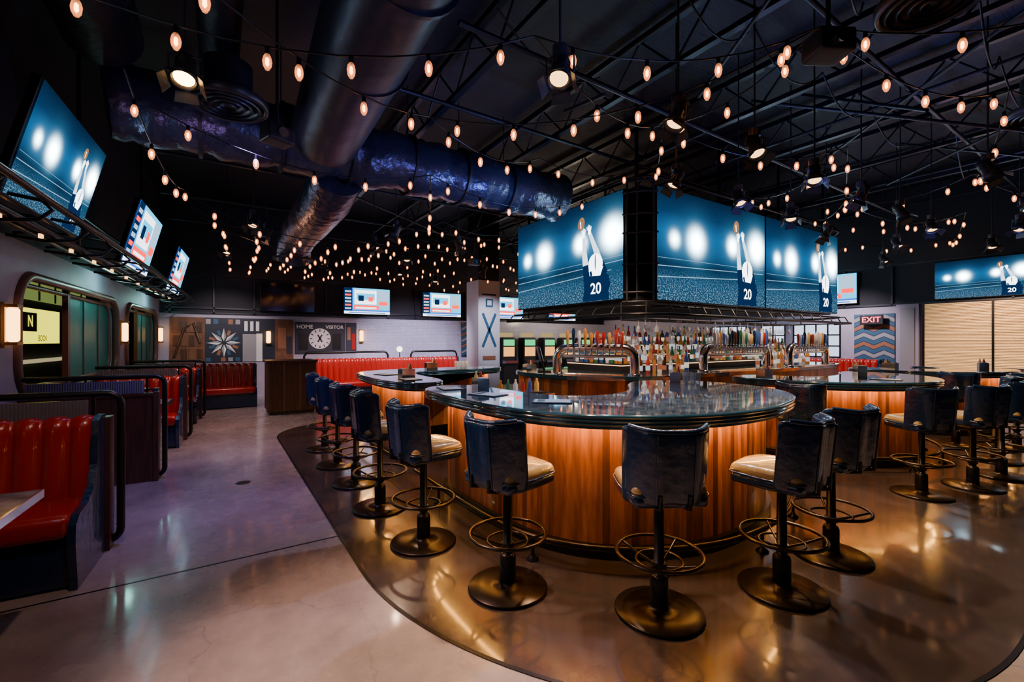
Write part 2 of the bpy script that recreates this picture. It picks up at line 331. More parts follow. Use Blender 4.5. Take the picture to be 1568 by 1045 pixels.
def tvmesh(W,H,kind):
    b=MB(); b.rbox((0,.035,0),(W+.035,.06,H+.035),.012,BLACK,n=(1,1,1))
    b.bx(-W*.2,W*.2,.06,.1,-H*.2,H*.2,BLACK)
    y=-.001
    if kind=='off': b.quad([(-W/2,y,-H/2),(W/2,y,-H/2),(W/2,y,H/2),(-W/2,y,H/2)],OFF); return b.mesh('tv')
    if kind=='foot':
        if H not in stc: stc[H]=stadium(H)
        hw=W/H/2
        b.quad([(-W/2,y-.004,-H/2),(W/2,y-.004,-H/2),(W/2,y-.004,H/2),(-W/2,y-.004,H/2)],stc[H])
        DX=-.03+(hw-.89)
        def p(P,mt,l=0,dx=None): b.quad([((x-.89+(DX if dx is None else dx))*H,-.007-.002*l,(z-.5)*H) for x,z in P],mt)
        def limb(a,c,w0,w1,mt,l=0):
            d=Vector((c[0]-a[0],c[1]-a[1])).normalized(); nn=Vector((-d.y,d.x))
            p([(a[0]+nn.x*w0,a[1]+nn.y*w0),(a[0]-nn.x*w0,a[1]-nn.y*w0),(c[0]-nn.x*w1,c[1]-nn.y*w1),(c[0]+nn.x*w1,c[1]+nn.y*w1)],mt,l)
        def ell(cx,cz,rx,rz,mt,l=0,rot=0,n=20):
            p([(cx+rx*math.cos(2*pi*k/n)*math.cos(rot)-rz*math.sin(2*pi*k/n)*math.sin(rot),cz+rx*math.cos(2*pi*k/n)*math.sin(rot)+rz*math.sin(2*pi*k/n)*math.cos(rot)) for k in range(n)],mt,l)
        lx=.89-hw+.01
        p([(lx,.30),(1.75,.355),(1.75,.361),(lx,.307)],LN,0,0); p([(lx,.375),(1.75,.40),(1.75,.403),(lx,.378)],LN,0,0); p([(lx,.20),(1.6,.28),(1.6,.287),(lx,.208)],LN,0,0)
        p([(1.27,.005),(1.29,.13),(1.285,.22),(1.35,.27),(1.44,.295),(1.55,.285),(1.63,.24),(1.655,.15),(1.63,.09),(1.64,.005)],PN,1)
        limb((1.335,.22),(1.30,.44),.055,.034,PN,1); limb((1.57,.25),(1.475,.47),.055,.036,PN,1)
        limb((1.312,.37),(1.295,.50),.040,.034,PS,2); limb((1.297,.485),(1.285,.66),.034,.020,PS,2)
        limb((1.505,.39),(1.465,.50),.040,.034,PS,2); limb((1.468,.485),(1.375,.68),.034,.020,PS,2)
        for hx,hz,dr in((1.283,.665,-.1),(1.37,.685,.15)):
            ell(hx,hz+.012,.021,.028,PW,3)
            for k in range(5): limb((hx-.018+.009*k,hz+.028),(hx-.032+.016*k-dr*.05,hz+.066+.010*(2-abs(k-2))),.0048,.0036,PW,3)
        ell(1.455,.365,.10,.105,PW,3); p([(1.36,.32),(1.375,.255),(1.52,.245),(1.56,.33),(1.45,.315)],PW,3)
        ell(1.455,.385,.010,.08,NB,4); p([(1.37,.295),(1.385,.25),(1.415,.255),(1.40,.305)],PN,4)
        ell(1.25,.80,.050,.068,PB,3,-.25); limb((1.247,.755),(1.24,.825),.005,.005,PW,4)
        b.text('20',.15*H,PW,T(((1.46-.89+DX)*H,-.0155,(.12-.5)*H))@RX(90))
        return b.mesh('tv')
    def q(x0,x1,z0,z1,mt,l=0): b.quad([((x0-.5)*W,-.003-.002*l,(z0-.5)*H),((x1-.5)*W,-.003-.002*l,(z0-.5)*H),((x1-.5)*W,-.003-.002*l,(z1-.5)*H),((x0-.5)*W,-.003-.002*l,(z1-.5)*H)],mt)
    q(0,1,0,1,NB); q(.0,.17,.12,1,PN,1)
    for k in range(6): q(.02,.15,.17+.13*k,.24+.13*k,NR if k%3==1 else NG,2)
    q(.19,1,.16,1,NC,1); q(.22,.7,.38,.93,NW,2); q(.72,.97,.3,.93,NG,2); q(.26,.66,.55,.8,NC,3); q(.30,.42,.5,.72,PN,4); q(.52,.62,.5,.68,NR,4)
    q(.2,.75,.18,.34,NR,2); q(.24,.7,.21,.27,NW,3); q(0,1,0,.1,NW,2); q(.1,.9,.03,.07,NB,3); q(.76,.95,.36,.5,NR,3)
    return b.mesh('tv')
SW,SH=3.22,1.80; ZB=2.23
me=tvmesh(SW,SH,'foot')
inst('large_television',me,T((5.83+SW/2,4.70,ZB+SH/2)))
inst('large_television',me,T((5.83+SW*1.5+.05,4.70,ZB+SH/2)))
m3=tvmesh(3.02,1.76,'foot')
inst('large_television',m3,T((5.50,5.10+1.51,2.26+.88))@RZ(-90))
inst('large_television',m3,T((12.5,5.10+1.51,2.26+.88))@RZ(90))
wt=tvmesh(1.43,.81,'news')
for x in (4.02,6.6,9.3,12.0): inst('television',wt,T((x,YB-.12,2.83)))
inst('television',tvmesh(1.4,.8,'off'),T((1.75,YB-.12,2.83)))
fs=tvmesh(1.62,.92,'foot'); ns=tvmesh(1.62,.92,'news')
for y,m_ in ((5.66,fs),(9.0,ns),(12.6,ns)): inst('television',m_,LF@T((.64,y,3.11))@RZ(90)@RX(14))
inst('television',ns,LF@T((.64,2.2,3.11))@RZ(90)@RX(14))
inst('television',wt,T((XR-.12,5.75,3.0))@RZ(-90))
m4=tvmesh(1.55,.86,'foot'); inst('television',m4,T((XR-.12,2.68,3.0))@RZ(-90)); inst('television',m4,T((XR-.12,1.06,3.0))@RZ(-90))

b=MB()
b.bx(5.62,12.38,4.86,8.1,2.2,2.28,MATTE); b.bx(5.62,12.38,4.86,8.1,3.98,4.05,MATTE)
b.bx(5.95,12.1,4.86,4.9,2.28,3.98,MATTE); b.bx(5.64,5.68,5.2,8.1,2.28,3.98,MATTE); b.bx(12.3,12.34,5.2,8.1,2.28,3.98,MATTE); b.bx(5.68,12.3,8.06,8.1,2.28,3.98,MATTE)
for (x,y) in ((5.50,5.02),(5.78,4.72),(5.60,4.90)):
    b.tube([(x,y,2.2),(x,y,4.12)],.02,FIXT,8)
for z in (2.2,2.35,2.8,3.3,3.6,3.95,4.12): b.tube([(5.46,5.08,z),(5.62,4.84,z),(5.84,4.68,z)],.017,FIXT,8)
fr=[(5.42,8.15),(5.42,5.05),(5.60,4.72),(5.85,4.62),(12.2,4.62),(12.5,4.8),(12.6,5.1),(12.6,8.15)]
for z in (2.12,4.14): b.tube([(x,y,z) for x,y in fr],.022,BLACK,8)
b.tube([(x-.0,y,1.98) for x,y in [(5.2,8.1),(5.2,4.9),(5.4,4.55),(5.7,4.42),(12.3,4.42),(12.7,4.9)]],.025,BLACK,8)
for i in range(16):
    x=5.9+i*.42; b.tube([(x,4.42,1.98),(x,4.50,2.12),(x,4.62,2.12)],.012,BLACK,6)
for i in range(8):
    y=5.1+i*.42; b.tube([(5.2,y,1.98),(5.3,y,2.1),(5.42,y,2.12)],.012,BLACK,6)
for x in (5.7,8,10.2,12.3):
    for y in (5.0,8.0): b.tube([(x,y,4.05),(x,y,ZC)],.03,BLACK,8)
b.build('suspended_screen_frame')

# ------------------------------------------------------------------ bar
A=[(1.75,4.65),(1.75,3.3),(1.85,2.6),(2.22,2.1),(2.8,1.80),(3.4,1.73),(4.0,1.83),(4.6,2.08),(5.02,2.55),(5.12,3.15),(4.95,3.7),(4.3,3.95),(3.5,3.15),(3.0,3.0),(2.65,3.15),(2.5,3.6),(2.5,4.65)]
B_=[(6.0,3.7),(6.0,2.95),(6.2,2.4),(6.7,1.95),(7.25,1.75),(7.8,1.75),(8.3,1.95),(8.75,2.35),(8.85,2.9),(8.6,3.3),(8.0,3.0),(7.2,2.85),(6.8,3.15),(6.75,3.7)]
C_=[(9.6,3.6),(9.6,2.7),(9.9,2.1),(10.5,1.75),(11.2,1.6),(11.9,1.75),(12.4,2.3),(12.5,3.2),(11.7,3.3),(11.3,2.6),(10.7,2.6),(10.4,3.0),(10.4,3.6)]
D_=[(1.75,7.1),(1.75,5.05),(2.5,5.05),(2.5,6.7),(2.95,7.1),(4.6,7.1),(4.6,7.85),(2.7,7.85),(2.0,7.6)]
def bar(name,ctrl,outer):
    P=chaikin(ctrl,3); b=MB(); n=len(P)
    prof=[(.02,1.072),(.006,1.068),(0,1.058),(.0,1.048),(.010,1.044),(.010,1.038),(0,1.034),(0,1.022),(.010,1.018),(.010,1.012),(0,1.008),(.004,.996),(.02,.990)]
    loops=[offset(P,e) for e,_ in prof]
    vs=[(x,y,prof[i][1]) for i,Lp in enumerate(loops) for x,y in Lp]
    fs=[(i*n+k,(i+1)*n+k,(i+1)*n+(k+1)%n,i*n+(k+1)%n) for i in range(len(prof)-1) for k in range(n)]
    b.add(vs,fs,EDGE,True)
    b.add([(x,y,1.072) for x,y in loops[0]],[tuple(range(n))],TOP)
    b.add([(x,y,.990) for x,y in loops[-1]],[tuple(range(n))[::-1]],MATTE)
    W=offset(P,.24); R=resample(W,.052)
    for p,q in zip(R,R[1:]+[R[0]]):
        b.add([(*p,.1),(*q,.1),(*q,.990),(*p,.990)],[(0,1,2,3)],WOOD)
    b.prism(offset(P,.25),.02,.95,DWOOD)
    b.prism(offset(P,.2),0,.1,BLACK)
    b.tube([(x,y,.982) for x,y in offset(P,.10)],.006,LED,6,True)
    # lip that hides the strip from the guests
    Lo=offset(P,.05); Li=offset(P,.065)
    for z0,z1 in((.965,.992),):
        nn_=len(Lo); vs=[(x,y,z0) for x,y in Lo]+[(x,y,z1) for x,y in Lo]+[(x,y,z0) for x,y in Li]+[(x,y,z1) for x,y in Li]
        fs=[]
        for k in range(nn_):
            j=(k+1)%nn_; fs+=[(k,j,nn_+j,nn_+k),(2*nn_+k,3*nn_+k,3*nn_+j,2*nn_+j),(k,2*nn_+k,2*nn_+j,j)]
        b.add(vs,fs,EDGE)
    O=[Vector(p) for p in outer]
    def cr(o):
        Q=[]
        for i in range(len(o)-1):
            a=o[max(i-1,0)];p=o[i];q=o[i+1];c=o[min(i+2,len(o)-1)]
            for k in range(6):
                t=k/6; Q.append(.5*((2*p)+(q-a)*t+(2*a-5*p+4*q-c)*t*t+(3*p-a-3*q+c)*t*t*t))
        return Q+[o[-1]]
    Q=cr(O); path=[]
    for i,p in enumerate(Q):
        d=(Q[min(i+1,len(Q)-1)]-Q[max(i-1,0)]).normalized(); path.append((p.x-d.y*.05,p.y+d.x*.05,.17))
    b.tube(path,.021,BRONZE,10)
    for i in range(3,len(path),9):
        x,y,z=path[i]; b.cyl((x,y,.0),(x,y,z),.012,BLACK,seg=8); b.lathe([(.045,0),(.045,.012),(.02,.03),(.013,.05)],(x,y,0),BLACK,12)
    return b.build(name)
bar('bar_counter',A,A[0:10]); bar('bar_counter',B_,B_[0:9]); bar('bar_counter',C_,C_[0:8]); bar('bar_counter',D_,[(2.7,7.85),(2.0,7.6),(1.75,7.1),(1.75,5.05)])

ISL=[(4.2,6.5),(4.2,5.3),(4.45,4.7),(5.1,4.32),(6.1,4.22),(11.5,4.22),(12.3,4.8),(12.3,6.6),(11.5,6.9),(5,6.9)]
b=MB(); P=chaikin(ISL,2); b.prism(offset(P,.05),0.003,1.0,DWOOD); b.prism(P,1.0,1.06,EDGE,None,TOP); 
R=resample(offset(P,.04),.12)
for p,q in zip(R,R[1:]): b.add([(*p,.1),(*q,.1),(*q,.99),(*p,.99)],[(0,1,2,3)],WOOD)
for k,(o,z) in enumerate(((0,1.2),(.22,1.36),(.44,1.52))):
    b.bx(5.35+o,11.6-o,5.0+o,6.3-o,1.06 if k==0 else z-.16,z,MATTE)
    b.bx(5.35+o,11.6-o,4.992+o,4.998+o,z-.03,z-.018,SHELFGLOW); b.bx(5.342+o,5.348+o,5.0+o,6.3-o,z-.03,z-.018,SHELFGLOW)  # added glowing strips on the step edges, light the bottles
b.build('back_bar_island')
bm=[mat('b%d'%i,c,.12,0,coat=.5,emit=c,es=.16) for i,c in enumerate([(.45,.18,.03),(.03,.16,.07),(.65,.65,.7),(.3,.03,.02),(.04,.09,.3),(.7,.42,.12),(.08,.03,.015),(.7,.66,.55),(.45,.45,.5),(.5,.24,.07)])]  # bottle colours carry a faint glow of their own as painted light
lb=[emi('lab',(.9,.8,.6),.9),emi('lab2',(.7,.2,.1),.5),emi('lab3',(.7,.75,.8),.8)]  # labels glow too, brightness put into the material
b=MB()
def bottle(x,y,z):
    s=random.uniform(.85,1.2); mt=random.choice(bm); r=random.uniform(.03,.042)
    b.lathe([(r*.9,0),(r,.01),(r,.17*s),(r*.8,.2*s),(r*.35,.235*s),(r*.33,.29*s),(.001,.292*s)],(x,y,z),mt,10)
    b.lathe([(r*1.03,.05*s),(r*1.03,.13*s)],(x,y,z),random.choice(lb),10); b.lathe([(r*.42,.28*s),(r*.42,.31*s),(.001,.312*s)],(x,y,z),random.choice(bm),8)
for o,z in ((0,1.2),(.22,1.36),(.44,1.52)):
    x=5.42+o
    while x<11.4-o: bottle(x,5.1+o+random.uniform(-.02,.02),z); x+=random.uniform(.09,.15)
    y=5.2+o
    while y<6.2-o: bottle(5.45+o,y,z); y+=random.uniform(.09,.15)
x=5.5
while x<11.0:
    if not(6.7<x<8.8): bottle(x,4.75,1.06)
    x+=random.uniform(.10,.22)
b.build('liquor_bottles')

def taps(p,q):
    b=MB(); p=Vector((*p,0)); q=Vector((*q,0)); d=(q-p); L=d.length; d.normalize(); nn=Vector((d.y,-d.x,0))
    pts=[p+Vector((0,0,1.06)),p+Vector((0,0,1.30))]+[p+d*(.16-.16*math.cos(a))+Vector((0,0,1.30+.16*math.sin(a))) for a in [pi/2*k/5 for k in range(1,6)]]
    pts+= [q-d*(.16-.16*math.cos(a))+Vector((0,0,1.30+.16*math.sin(a))) for a in [pi/2*k/5 for k in range(5,0,-1)]]+[q+Vector((0,0,1.30)),q+Vector((0,0,1.06))]
    b.tube(pts,.07,CHROME,16)
    for e in (p,q): b.lathe([(.1,0),(.1,.015),(.075,.03)],(e.x,e.y,1.06),CHROME,20)
    m=int(L/.085)
    b.tube([p+d*.1+Vector((0,0,1.34)),q-d*.1+Vector((0,0,1.34))],.026,CHROME,10)
    for i in range(2,m-1):
        c=p+d*(L*i/m)+Vector((0,0,1.46)); f=c+nn*.09
        b.cyl(c,f,.018,CHROME,seg=8); b.tube([f,f+nn*.02+Vector((0,0,-.03)),f+nn*.02+Vector((0,0,-.1))],[.013,.012,.009],CHROME,8)
        h=random.uniform(.17,.25); mt=random.choice(bm+[WHITE,NAVY,RED]); b.tube([f,f+Vector((0,0,.04)),f+Vector((0,0,.06)),f+Vector((0,0,.06+h*.8)),f+Vector((0,0,.06+h))],[.009,.009,.018,.029,.014],mt,8)
    b.prism([tuple((p+d*.15+nn*.03).xy),tuple((q-d*.15+nn*.03).xy),tuple((q-d*.15+nn*.22).xy),tuple((p+d*.15+nn*.22).xy)],1.06,1.08,CHROME)
    b.build('beer_tap_tower')
taps((4.42,5.45),(5.15,4.55)); taps((6.75,4.5),(8.75,4.5)); taps((9.6,4.5),(11.2,4.5))
b=MB()
for y in (4.55,4.8,5.05): b.tube([(5.4,y,1.9),(10.2,y,1.9)],.01,FIXT,6)
for i in range(13):
    x=5.4+i*.4; b.tube([(x,4.55,1.9),(x,5.05,1.9)],.009,FIXT,6)
    if i%3==0:
        for y in(4.55,5.05): b.tube([(x,y,1.9),(x,y,2.19)],.01,FIXT,6)
for i in range(36):
    x=5.5+i*.13
    b.lathe([(.03,-.004),(.004,-.008),(.004,-.08),(.022,-.1),(.036,-.14),(.03,-.19)],(x,4.65+.25*(i%2),1.9),CLEAR,10)
b.build('hanging_glass_rack')

def caddy(x,y,a,z=1.073):
    b=MB(); b.bx(-.1,.1,-.06,.06,0,.01,CHROME)
    for s in(-1,1): b.bx(-.1,.1,s*.058-.003,s*.058+.003,0,.11,CHROME); b.bx(s*.098-.003,s*.098+.003,-.06,.06,0,.11,CHROME)
    b.bx(-.003,.003,-.06,.06,0,.1,CHROME); b.bx(-.08,-.02,-.04,.04,.01,.12,WHITE); b.lathe([(.02,0),(.02,.12),(.009,.15),(.009,.17),(0,.17)],(.05,-.02,.01),bm[3],10); b.lathe([(.02,0),(.02,.12),(.009,.15),(.009,.17),(0,.17)],(.05,.03,.01),bm[5],10)
    b.build('condiment_caddy',T((x,y,z))@RZ(a))
for x,y,a in((2.2,6.0,10),(2.3,4.1,80),(4.7,3.5,30),(6.35,3.3,0),(8.4,2.9,40),(3.2,7.5,0),(11.4,2.1,20),(10.0,3.0,80),(4.5,6.3,0)): caddy(x,y,a,1.073 if (x,y)!=(4.5,6.3) else 1.061)
MEN=mat('menu_cover',(.05,.07,.1),.3); PAP=mat('paper',(.6,.6,.62),.6)
def menu(x,y,a):
    b=MB(); b.bx(-.11,.11,-.16,.16,0,.006,MEN); b.bx(-.095,.095,-.145,.145,.006,.008,PAP); b.bx(-.07,.07,.06,.12,.008,.009,MEN); b.build('menu',T((x,y,1.074))@RZ(a))
for x,y,a in((2.1,3.6,20),(2.3,2.9,50),(2.1,5.6,0),(7.2,2.2,10),(2.05,4.3,-10),(2.1,6.6,15)): menu(x,y,a)
b=MB()
for k in range(6): b.lathe([(.028,0),(.036,.13),(.033,.13),(.026,.008),(0,.008)],(3.7+.09*(k%3),7.4+.1*(k//3),1.073),CLEAR,14)
for k in range(4): b.lathe([(.028,0),(.036,.13),(.033,.13),(.026,.008),(0,.008)],(4.6+.09*(k%2),3.2+.1*(k//2),1.073),CLEAR,14)
b.build('pint_glasses')
b=MB(); b.bx(2.85,3.6,4.6,5.0,.003,.86,CHROME); b.bx(2.8,3.65,4.55,5.05,.86,.9,CHROME); b.bx(2.9,3.55,4.62,4.98,.9,.92,BLACK); 
for i in range(6): b.lathe([(.03,0),(.03,.12),(.012,.16),(.012,.19),(0,.19)],(2.92+i*.11,4.7,.9),bm[i],10)
b.build('under_bar_station')
def pos(x,y,a):
    b=MB(); b.bx(-.1,.1,-.1,.1,0,.02,BLACK); b.tube([(0,0,.02),(0,.05,.2)],.02,BLACK,8); b.rbox((0,0,.3),(.34,.03,.26),.012,BLACK,M=RX(-15)); b.quad([(-.15,-.018,.19),(.15,-.018,.19),(.15,-.018,.41),(-.15,-.018,.41)],NG,M=RX(-15)); b.build('point_of_sale_terminal',T((x,y,1.061))@RZ(a))
pos(4.55,5.95,60); pos(11.6,4.6,0)

# ------------------------------------------------------------------ bar stools
b=MB()
b.lathe([(0.0,0),(.25,0),(.252,.008),(.245,.016),(.12,.022),(.06,.03),(.05,.045),(.05,.2),(.045,.215),(.03,.22)],(0,0,.003),BRONZE,36)
b.lathe([(.052,.03),(.052,.2),(.046,.215),(.03,.22),(.028,.66)],(0,0,.0),BLACK,18)
b.ring((0,0,.345),.24,.0115,RINGM,36); b.ring((0,0,.30),.13,.008,RINGM,24)
for k in range(4):
    a=pi/4+k*pi/2; c,s_=math.cos(a),math.sin(a); b.tube([(.03*c,.03*s_,.27),(.13*c,.13*s_,.30),(.24*c,.24*s_,.345)],.008,RINGM,6)
b.cyl((0,0,.25),(0,0,.29),.04,BLACK); b.lathe([(.03,.64),(.12,.655),(.12,.67),(0,.67)],(0,0,0),BLACK,16)
def sq(x,y,z,k=.10):
    f=1-k*(abs(x)*abs(y))/(.23*.23)*.9
    return (x*f,y*f,z)
b.rbox((.02,0,.70),(.46,.45,.07),.03,NAVY,lambda x,y,z:sq(x,y,z),(5,5,1))
b.rbox((.025,0,.75),(.46,.445,.085),.04,CREAM,lambda x,y,z:sq(x,y,z+.012*(1-(x*x+y*y)/.05)*(z>0)),(6,6,1))
b.tube([((lambda q:(q[0]+.022,q[1],.732))(sq(.236*max(-1,min(1,1.35*math.cos(t))),.23*max(-1,min(1,1.35*math.sin(t))),0))) for t in [2*pi*k/40 for k in range(40)]],.006,NAVY,6,True)
def bk_(x,y,z):
    t=abs(y)/.235; return (x+.13*t**2.4-.16*(z+.2)*.6+.012*math.cos(y*26), y*(1+.10*(z+.2)), z+.025*t*t*(z>0)*(z/.2)-.015*(z<0)*t)
b.rbox((-.2,0,.885),(.062,.47,.40),.03,NAVY,bk_,(1,14,7))
for y0 in(-.10,.10):
    b.tube([tuple(Vector(bk_(-.033,y0,z))+Vector((-.2,0,.885))) for z in [-.18+.36*k/8 for k in range(9)]],.005,NAVY,6)
b.tube([tuple(Vector(bk_(-.006,y,.195))+Vector((-.2,0,.887))) for y in [-.21+.42*k/14 for k in range(15)]],.017,NAVY,8)
for s_ in(-1,1): b.tube([(-.15,s_*.08,.66),(-.235,s_*.08,.68),(-.235,s_*.08,.75)],.012,BLACK,6)
st=b.mesh('bar_stool')
def stool(x,y,tx,ty,j=0): inst('bar_stool',st,T((x,y,.003))@RZ(math.degrees(math.atan2(ty-y,tx-x))+j))
for x,y,tx,ty,j in((1.55,2.41,3.2,2.75,0),(2.14,1.71,3.2,3.5,0),(2.98,1.44,2.9,3.5,0),(3.75,1.47,3.9,3.5,-5),(1.35,3.31,3.3,3.4,4),(1.29,4.22,3,4.4,-6),(1.29,5.1,3,5.2,5),(1.285,5.97,3,6.0,-4),(1.32,6.95,3,6.7,0),
    (5.5,2.45,7.4,3.1,0),(6.02,1.55,7.2,3.0,6),(6.8,1.33,7.3,3.2,-5),(7.6,1.25,7.7,3.,0),(8.5,1.45,8.1,3.,5),(9.3,2.0,11,3.0,0),(9.75,1.45,11,3.0,4),(10.6,1.25,11,3,0),(11.6,1.2,11.3,3,0)): stool(x,y,tx,ty,j)

# ------------------------------------------------------------------ booths
def bench(b,w,M,end0=True,end1=True,h=1.0):
    b.bx(.03,w-.03,-.56,-.02,0.02,.32,NAVY,M); b.rbox((w/2,-.31,.40),(w-.06,.60,.15),.05,RED,None,(6,4,1),M)
    n=max(3,round(w/.15)); cw=(w-.06)/n; S=8; loops=[]
    for i in range(n*S+1):
        x=.03+cw*i/S; bu=abs(math.sin(pi*i/S))**.55*.05; t=-.10
        yf=t-bu; L=[(x,-.02,.44),(x,-.02,h-.02),(x,-.035,h+bu*.3),(x,-.07,h+.012+bu*.5),(x,yf+.035,h+bu*.3),(x,yf+.008,h-.03),(x,yf,h-.07),(x,yf-.025,h-.3),(x,yf-.05,.44)]
        loops.append(L)
    k=len(loops[0]); vs=[p for L in loops for p in L]
    b.add(vs,[(i*k+j,i*k+j+1,(i+1)*k+j+1,(i+1)*k+j) for i in range(n*S) for j in range(k-1)],RED,True,M)
    pr=[(0,.0),(-.60,0),(-.60,.06),(-.64,.3),(-.63,.42),(-.56,.47),(-.40,.49),(-.27,.56),(-.20,.7),(-.17,.9),(-.15,h),(-.10,h+.03),(0,h+.03)]
    for on,x0 in((end0,0),(end1,w-.04)):
        if on:
            m_=len(pr); vs=[(x0,y,z) for y,z in pr]+[(x0+.04,y,z) for y,z in pr]
            b.add(vs,[tuple(range(m_)),tuple(range(m_,2*m_))[::-1]]+[(i,i+m_,(i+1)%m_+m_,(i+1)%m_) for i in range(m_)],NAVY,False,M)
def partition(b,y,w=1.12,t=.1):
    b.bx(.01,w,y-t/2,y+t/2,0,.98,DWOOD); b.bx(w-.03,w+.015,y-t/2-.012,y+t/2+.012,0,1.0,DWOOD); b.bx(.01,w+.01,y-t/2-.01,y+t/2+.01,.96,.99,DWOOD)
    b.bx(.05,w-.12,y-.006,y+.006,.99,1.13,REED)
    k=.06
    while k<w-.13: b.cyl((k,y-.006,.99),(k,y-.006,1.13),.007,REED,seg=6,caps=False); k+=.02
    yy=y+.04; r=.09; P=[(.02,yy,1.17),(w+.06-r,yy,1.17)]+[(w+.06-r+r*math.sin(a),yy,1.17-r+r*math.cos(a)) for a in [pi/2*k/5 for k in range(1,6)]]+[(w+.06,yy,.13)]+[(w+.06-r+r*math.cos(a),yy,.13-r*math.sin(a)) for a in [pi/2*k/5 for k in range(1,6)]]+[(w-.06,yy,.04)]
    b.tube(P,.026,BLACK,10); b.cyl((w-.1,yy,.99),(w-.1,yy,1.17),.012,BLACK,seg=8); b.cyl((.5,yy,.99),(.5,yy,1.17),.012,BLACK,seg=8)
def table(y0,y1,w=1.12):
    b=MB(); c=(y0+y1)/2; b.bx(.07,w,y0,y1,.72,.75,MARBLE)
    b.bx(w,w+.012,y0,y1,.71,.755,CHROME); b.bx(.07,w+.012,y1,y1+.012,.71,.755,CHROME); b.bx(.07,w+.012,y0-.012,y0,.71,.755,CHROME)
    b.cyl((.6,c,.02),(.6,c,.72),.04,BLACK); b.lathe([(0,0),(.25,0),(.25,.015),(.05,.03)],(.6,c,0),BLACK,24); b.bx(.3,.9,c-.2,c+.2,.7,.72,BLACK); b.build('booth_table',LF)
def booth(yp,front,back):
    b=MB(); partition(b,yp)
    if front: bench(b,1.06,T((.05,yp-.06,0)))
    if back: bench(b,1.06,T((1.11,yp+.06,0))@RZ(180))
    b.build('booth_seat',LF@T((.06,0,0)))
booth(4.62,True,False); booth(1.9,False,True); table(2.78,3.56)
booth(6.55,False,True); table(7.45,8.05); booth(8.95,True,True); table(9.8,10.4); booth(11.2,True,True)
b=MB(); b.bx(.92,1.85,10.75,11.6,.06,1.10,DWOOD); b.bx(.88,1.89,10.71,11.64,1.10,1.15,DWOOD); b.bx(.95,1.82,10.78,11.58,0,.06,BLACK)
for x in (.92,1.22,1.53,1.84): b.bx(x-.02,x+.02,10.735,10.75,.06,1.10,FRAMEB)
b.build('host_cabinet')
b=MB(); bench(b,1.5,T((-.68,12.9,0))); b.bx(-.7,.85,12.9,13.0,0,1.0,DWOOD); b.build('corner_banquette')
b=MB(); bench(b,4.4,T((2.0,12.95,0)),h=1.06); b.bx(2.0,6.4,12.95,13.05,0,1.06,DWOOD)
for x0,x1 in((1.95,4.2),(4.9,6.42)):
    b.tube([(x0,13.0,1.06),(x0,13.0,1.16),(x0+.05,13.0,1.24),(x0+.12,13.0,1.26),(x1-.12,13.0,1.26),(x1-.05,13.0,1.24),(x1,13.0,1.16),(x1,13.0,1.06)],.03,BLACK,8)
b.build('long_banquette')
b=MB(); bench(b,3.5,T((XR-.08,8.0,0))@RZ(-90),h=1.06); b.build('side_banquette')
GLOBE=emi('globe',(1,.8,.5),6)
b=MB(); b.cyl((4.55,13.0,1.062),(4.55,13.0,1.25),.015,BRASS); b.lathe([(.085*math.sin(pi*k/10)+.0005,-.085*math.cos(pi*k/10)) for k in range(11)],(4.55,13.0,1.33),GLOBE,18); b.build('globe_lamp')

# ------------------------------------------------------------------ back wall decoration
RUST=mat('rust_mural',(.10,.035,.015),.6,c2=(.18,.07,.035),ns=6); BLU=mat('chev_blue',(.02,.09,.18),.6); GRY=mat('chev_grey',(.28,.27,.31),.6); TAN=mat('chev_tan',(.28,.11,.06),.6); INK=mat('ink_blue',(.010,.013,.035),.6)
b=MB(); y=YB-.03
b.bx(-1.0,-.25,y,YB-.001,1.0,2.2,RUST)
for i in range(4):
    for j in range(3):
        b.bx(-.95+.17*i+.02,-.95+.17*i+.14,y-.02,y,1.08+.36*j,1.36+.36*j,DWOOD if (i+j)%2 else RUST)
b.tube([(-.9,y-.03,1.15),(-.7,y-.03,1.9),(-.5,y-.03,2.05),(-.35,y-.03,1.5)],.03,DWOOD,8)
b.bx(-.25,.62,y,YB-.001,1.0,2.2,INK)
c=(.18,1.52)
for k in range(8):
    a=2*pi*k/8
    P=lambda r,e:(c[0]+r*math.cos(a+e),y-.01,c[1]+r*math.sin(a+e))
    b.add([P(.05,0),P(.17,.32),P(.40,0)],[(0,1,2)],WHITE); b.add([P(.05,0),P(.40,0),P(.17,-.32)],[(0,1,2)],GRY)
    b.add([P(.22,pi/8-.16),P(.22,pi/8+.16),P(.36,pi/8+.1),P(.36,pi/8-.1)],[(0,1,2,3)],TAN if k%2 else BLU)
for i in range(5):
    for s_ in(0,1): b.bx(-.23+.17*i,-.12+.17*i,y-.01,y,(2.03,1.02)[s_],(2.16,1.12)[s_],(GRY,BLU,INK,TAN)[(i+s_)%4])
b.bx(.62,.95,y,YB-.001,1.0,1.75,GRY); b.bx(.62,1.1,y,YB-.001,1.78,2.2,INK); b.bx(.95,1.1,y,YB-.001,1.0,1.78,WHITE)
for i in range(3): b.bx(.66+.14*i,.74+.14*i,y-.01,y,1.85,2.12,WHITE)
b.bx(1.1,1.42,y,YB-.001,1.0,2.2,INK); b.bx(1.42,1.9,y,YB-.001,1.0,2.2,RUST); b.bx(1.5,1.7,y-.01,y,1.35,1.95,TAN); b.bx(1.72,1.86,y-.01,y,1.2,1.7,INK)
b.build('wall_mural')
b=MB(); b.bx(1.95,3.35,y-.02,YB-.001,1.2,2.14,INK)
Mf=lambda x,z:T((x,y-.026,z))@RX(90)
b.text('HOME',.16,WHITE,Mf(2.2,1.99)); b.text('VISITOR',.145,WHITE,Mf(3.04,1.99))
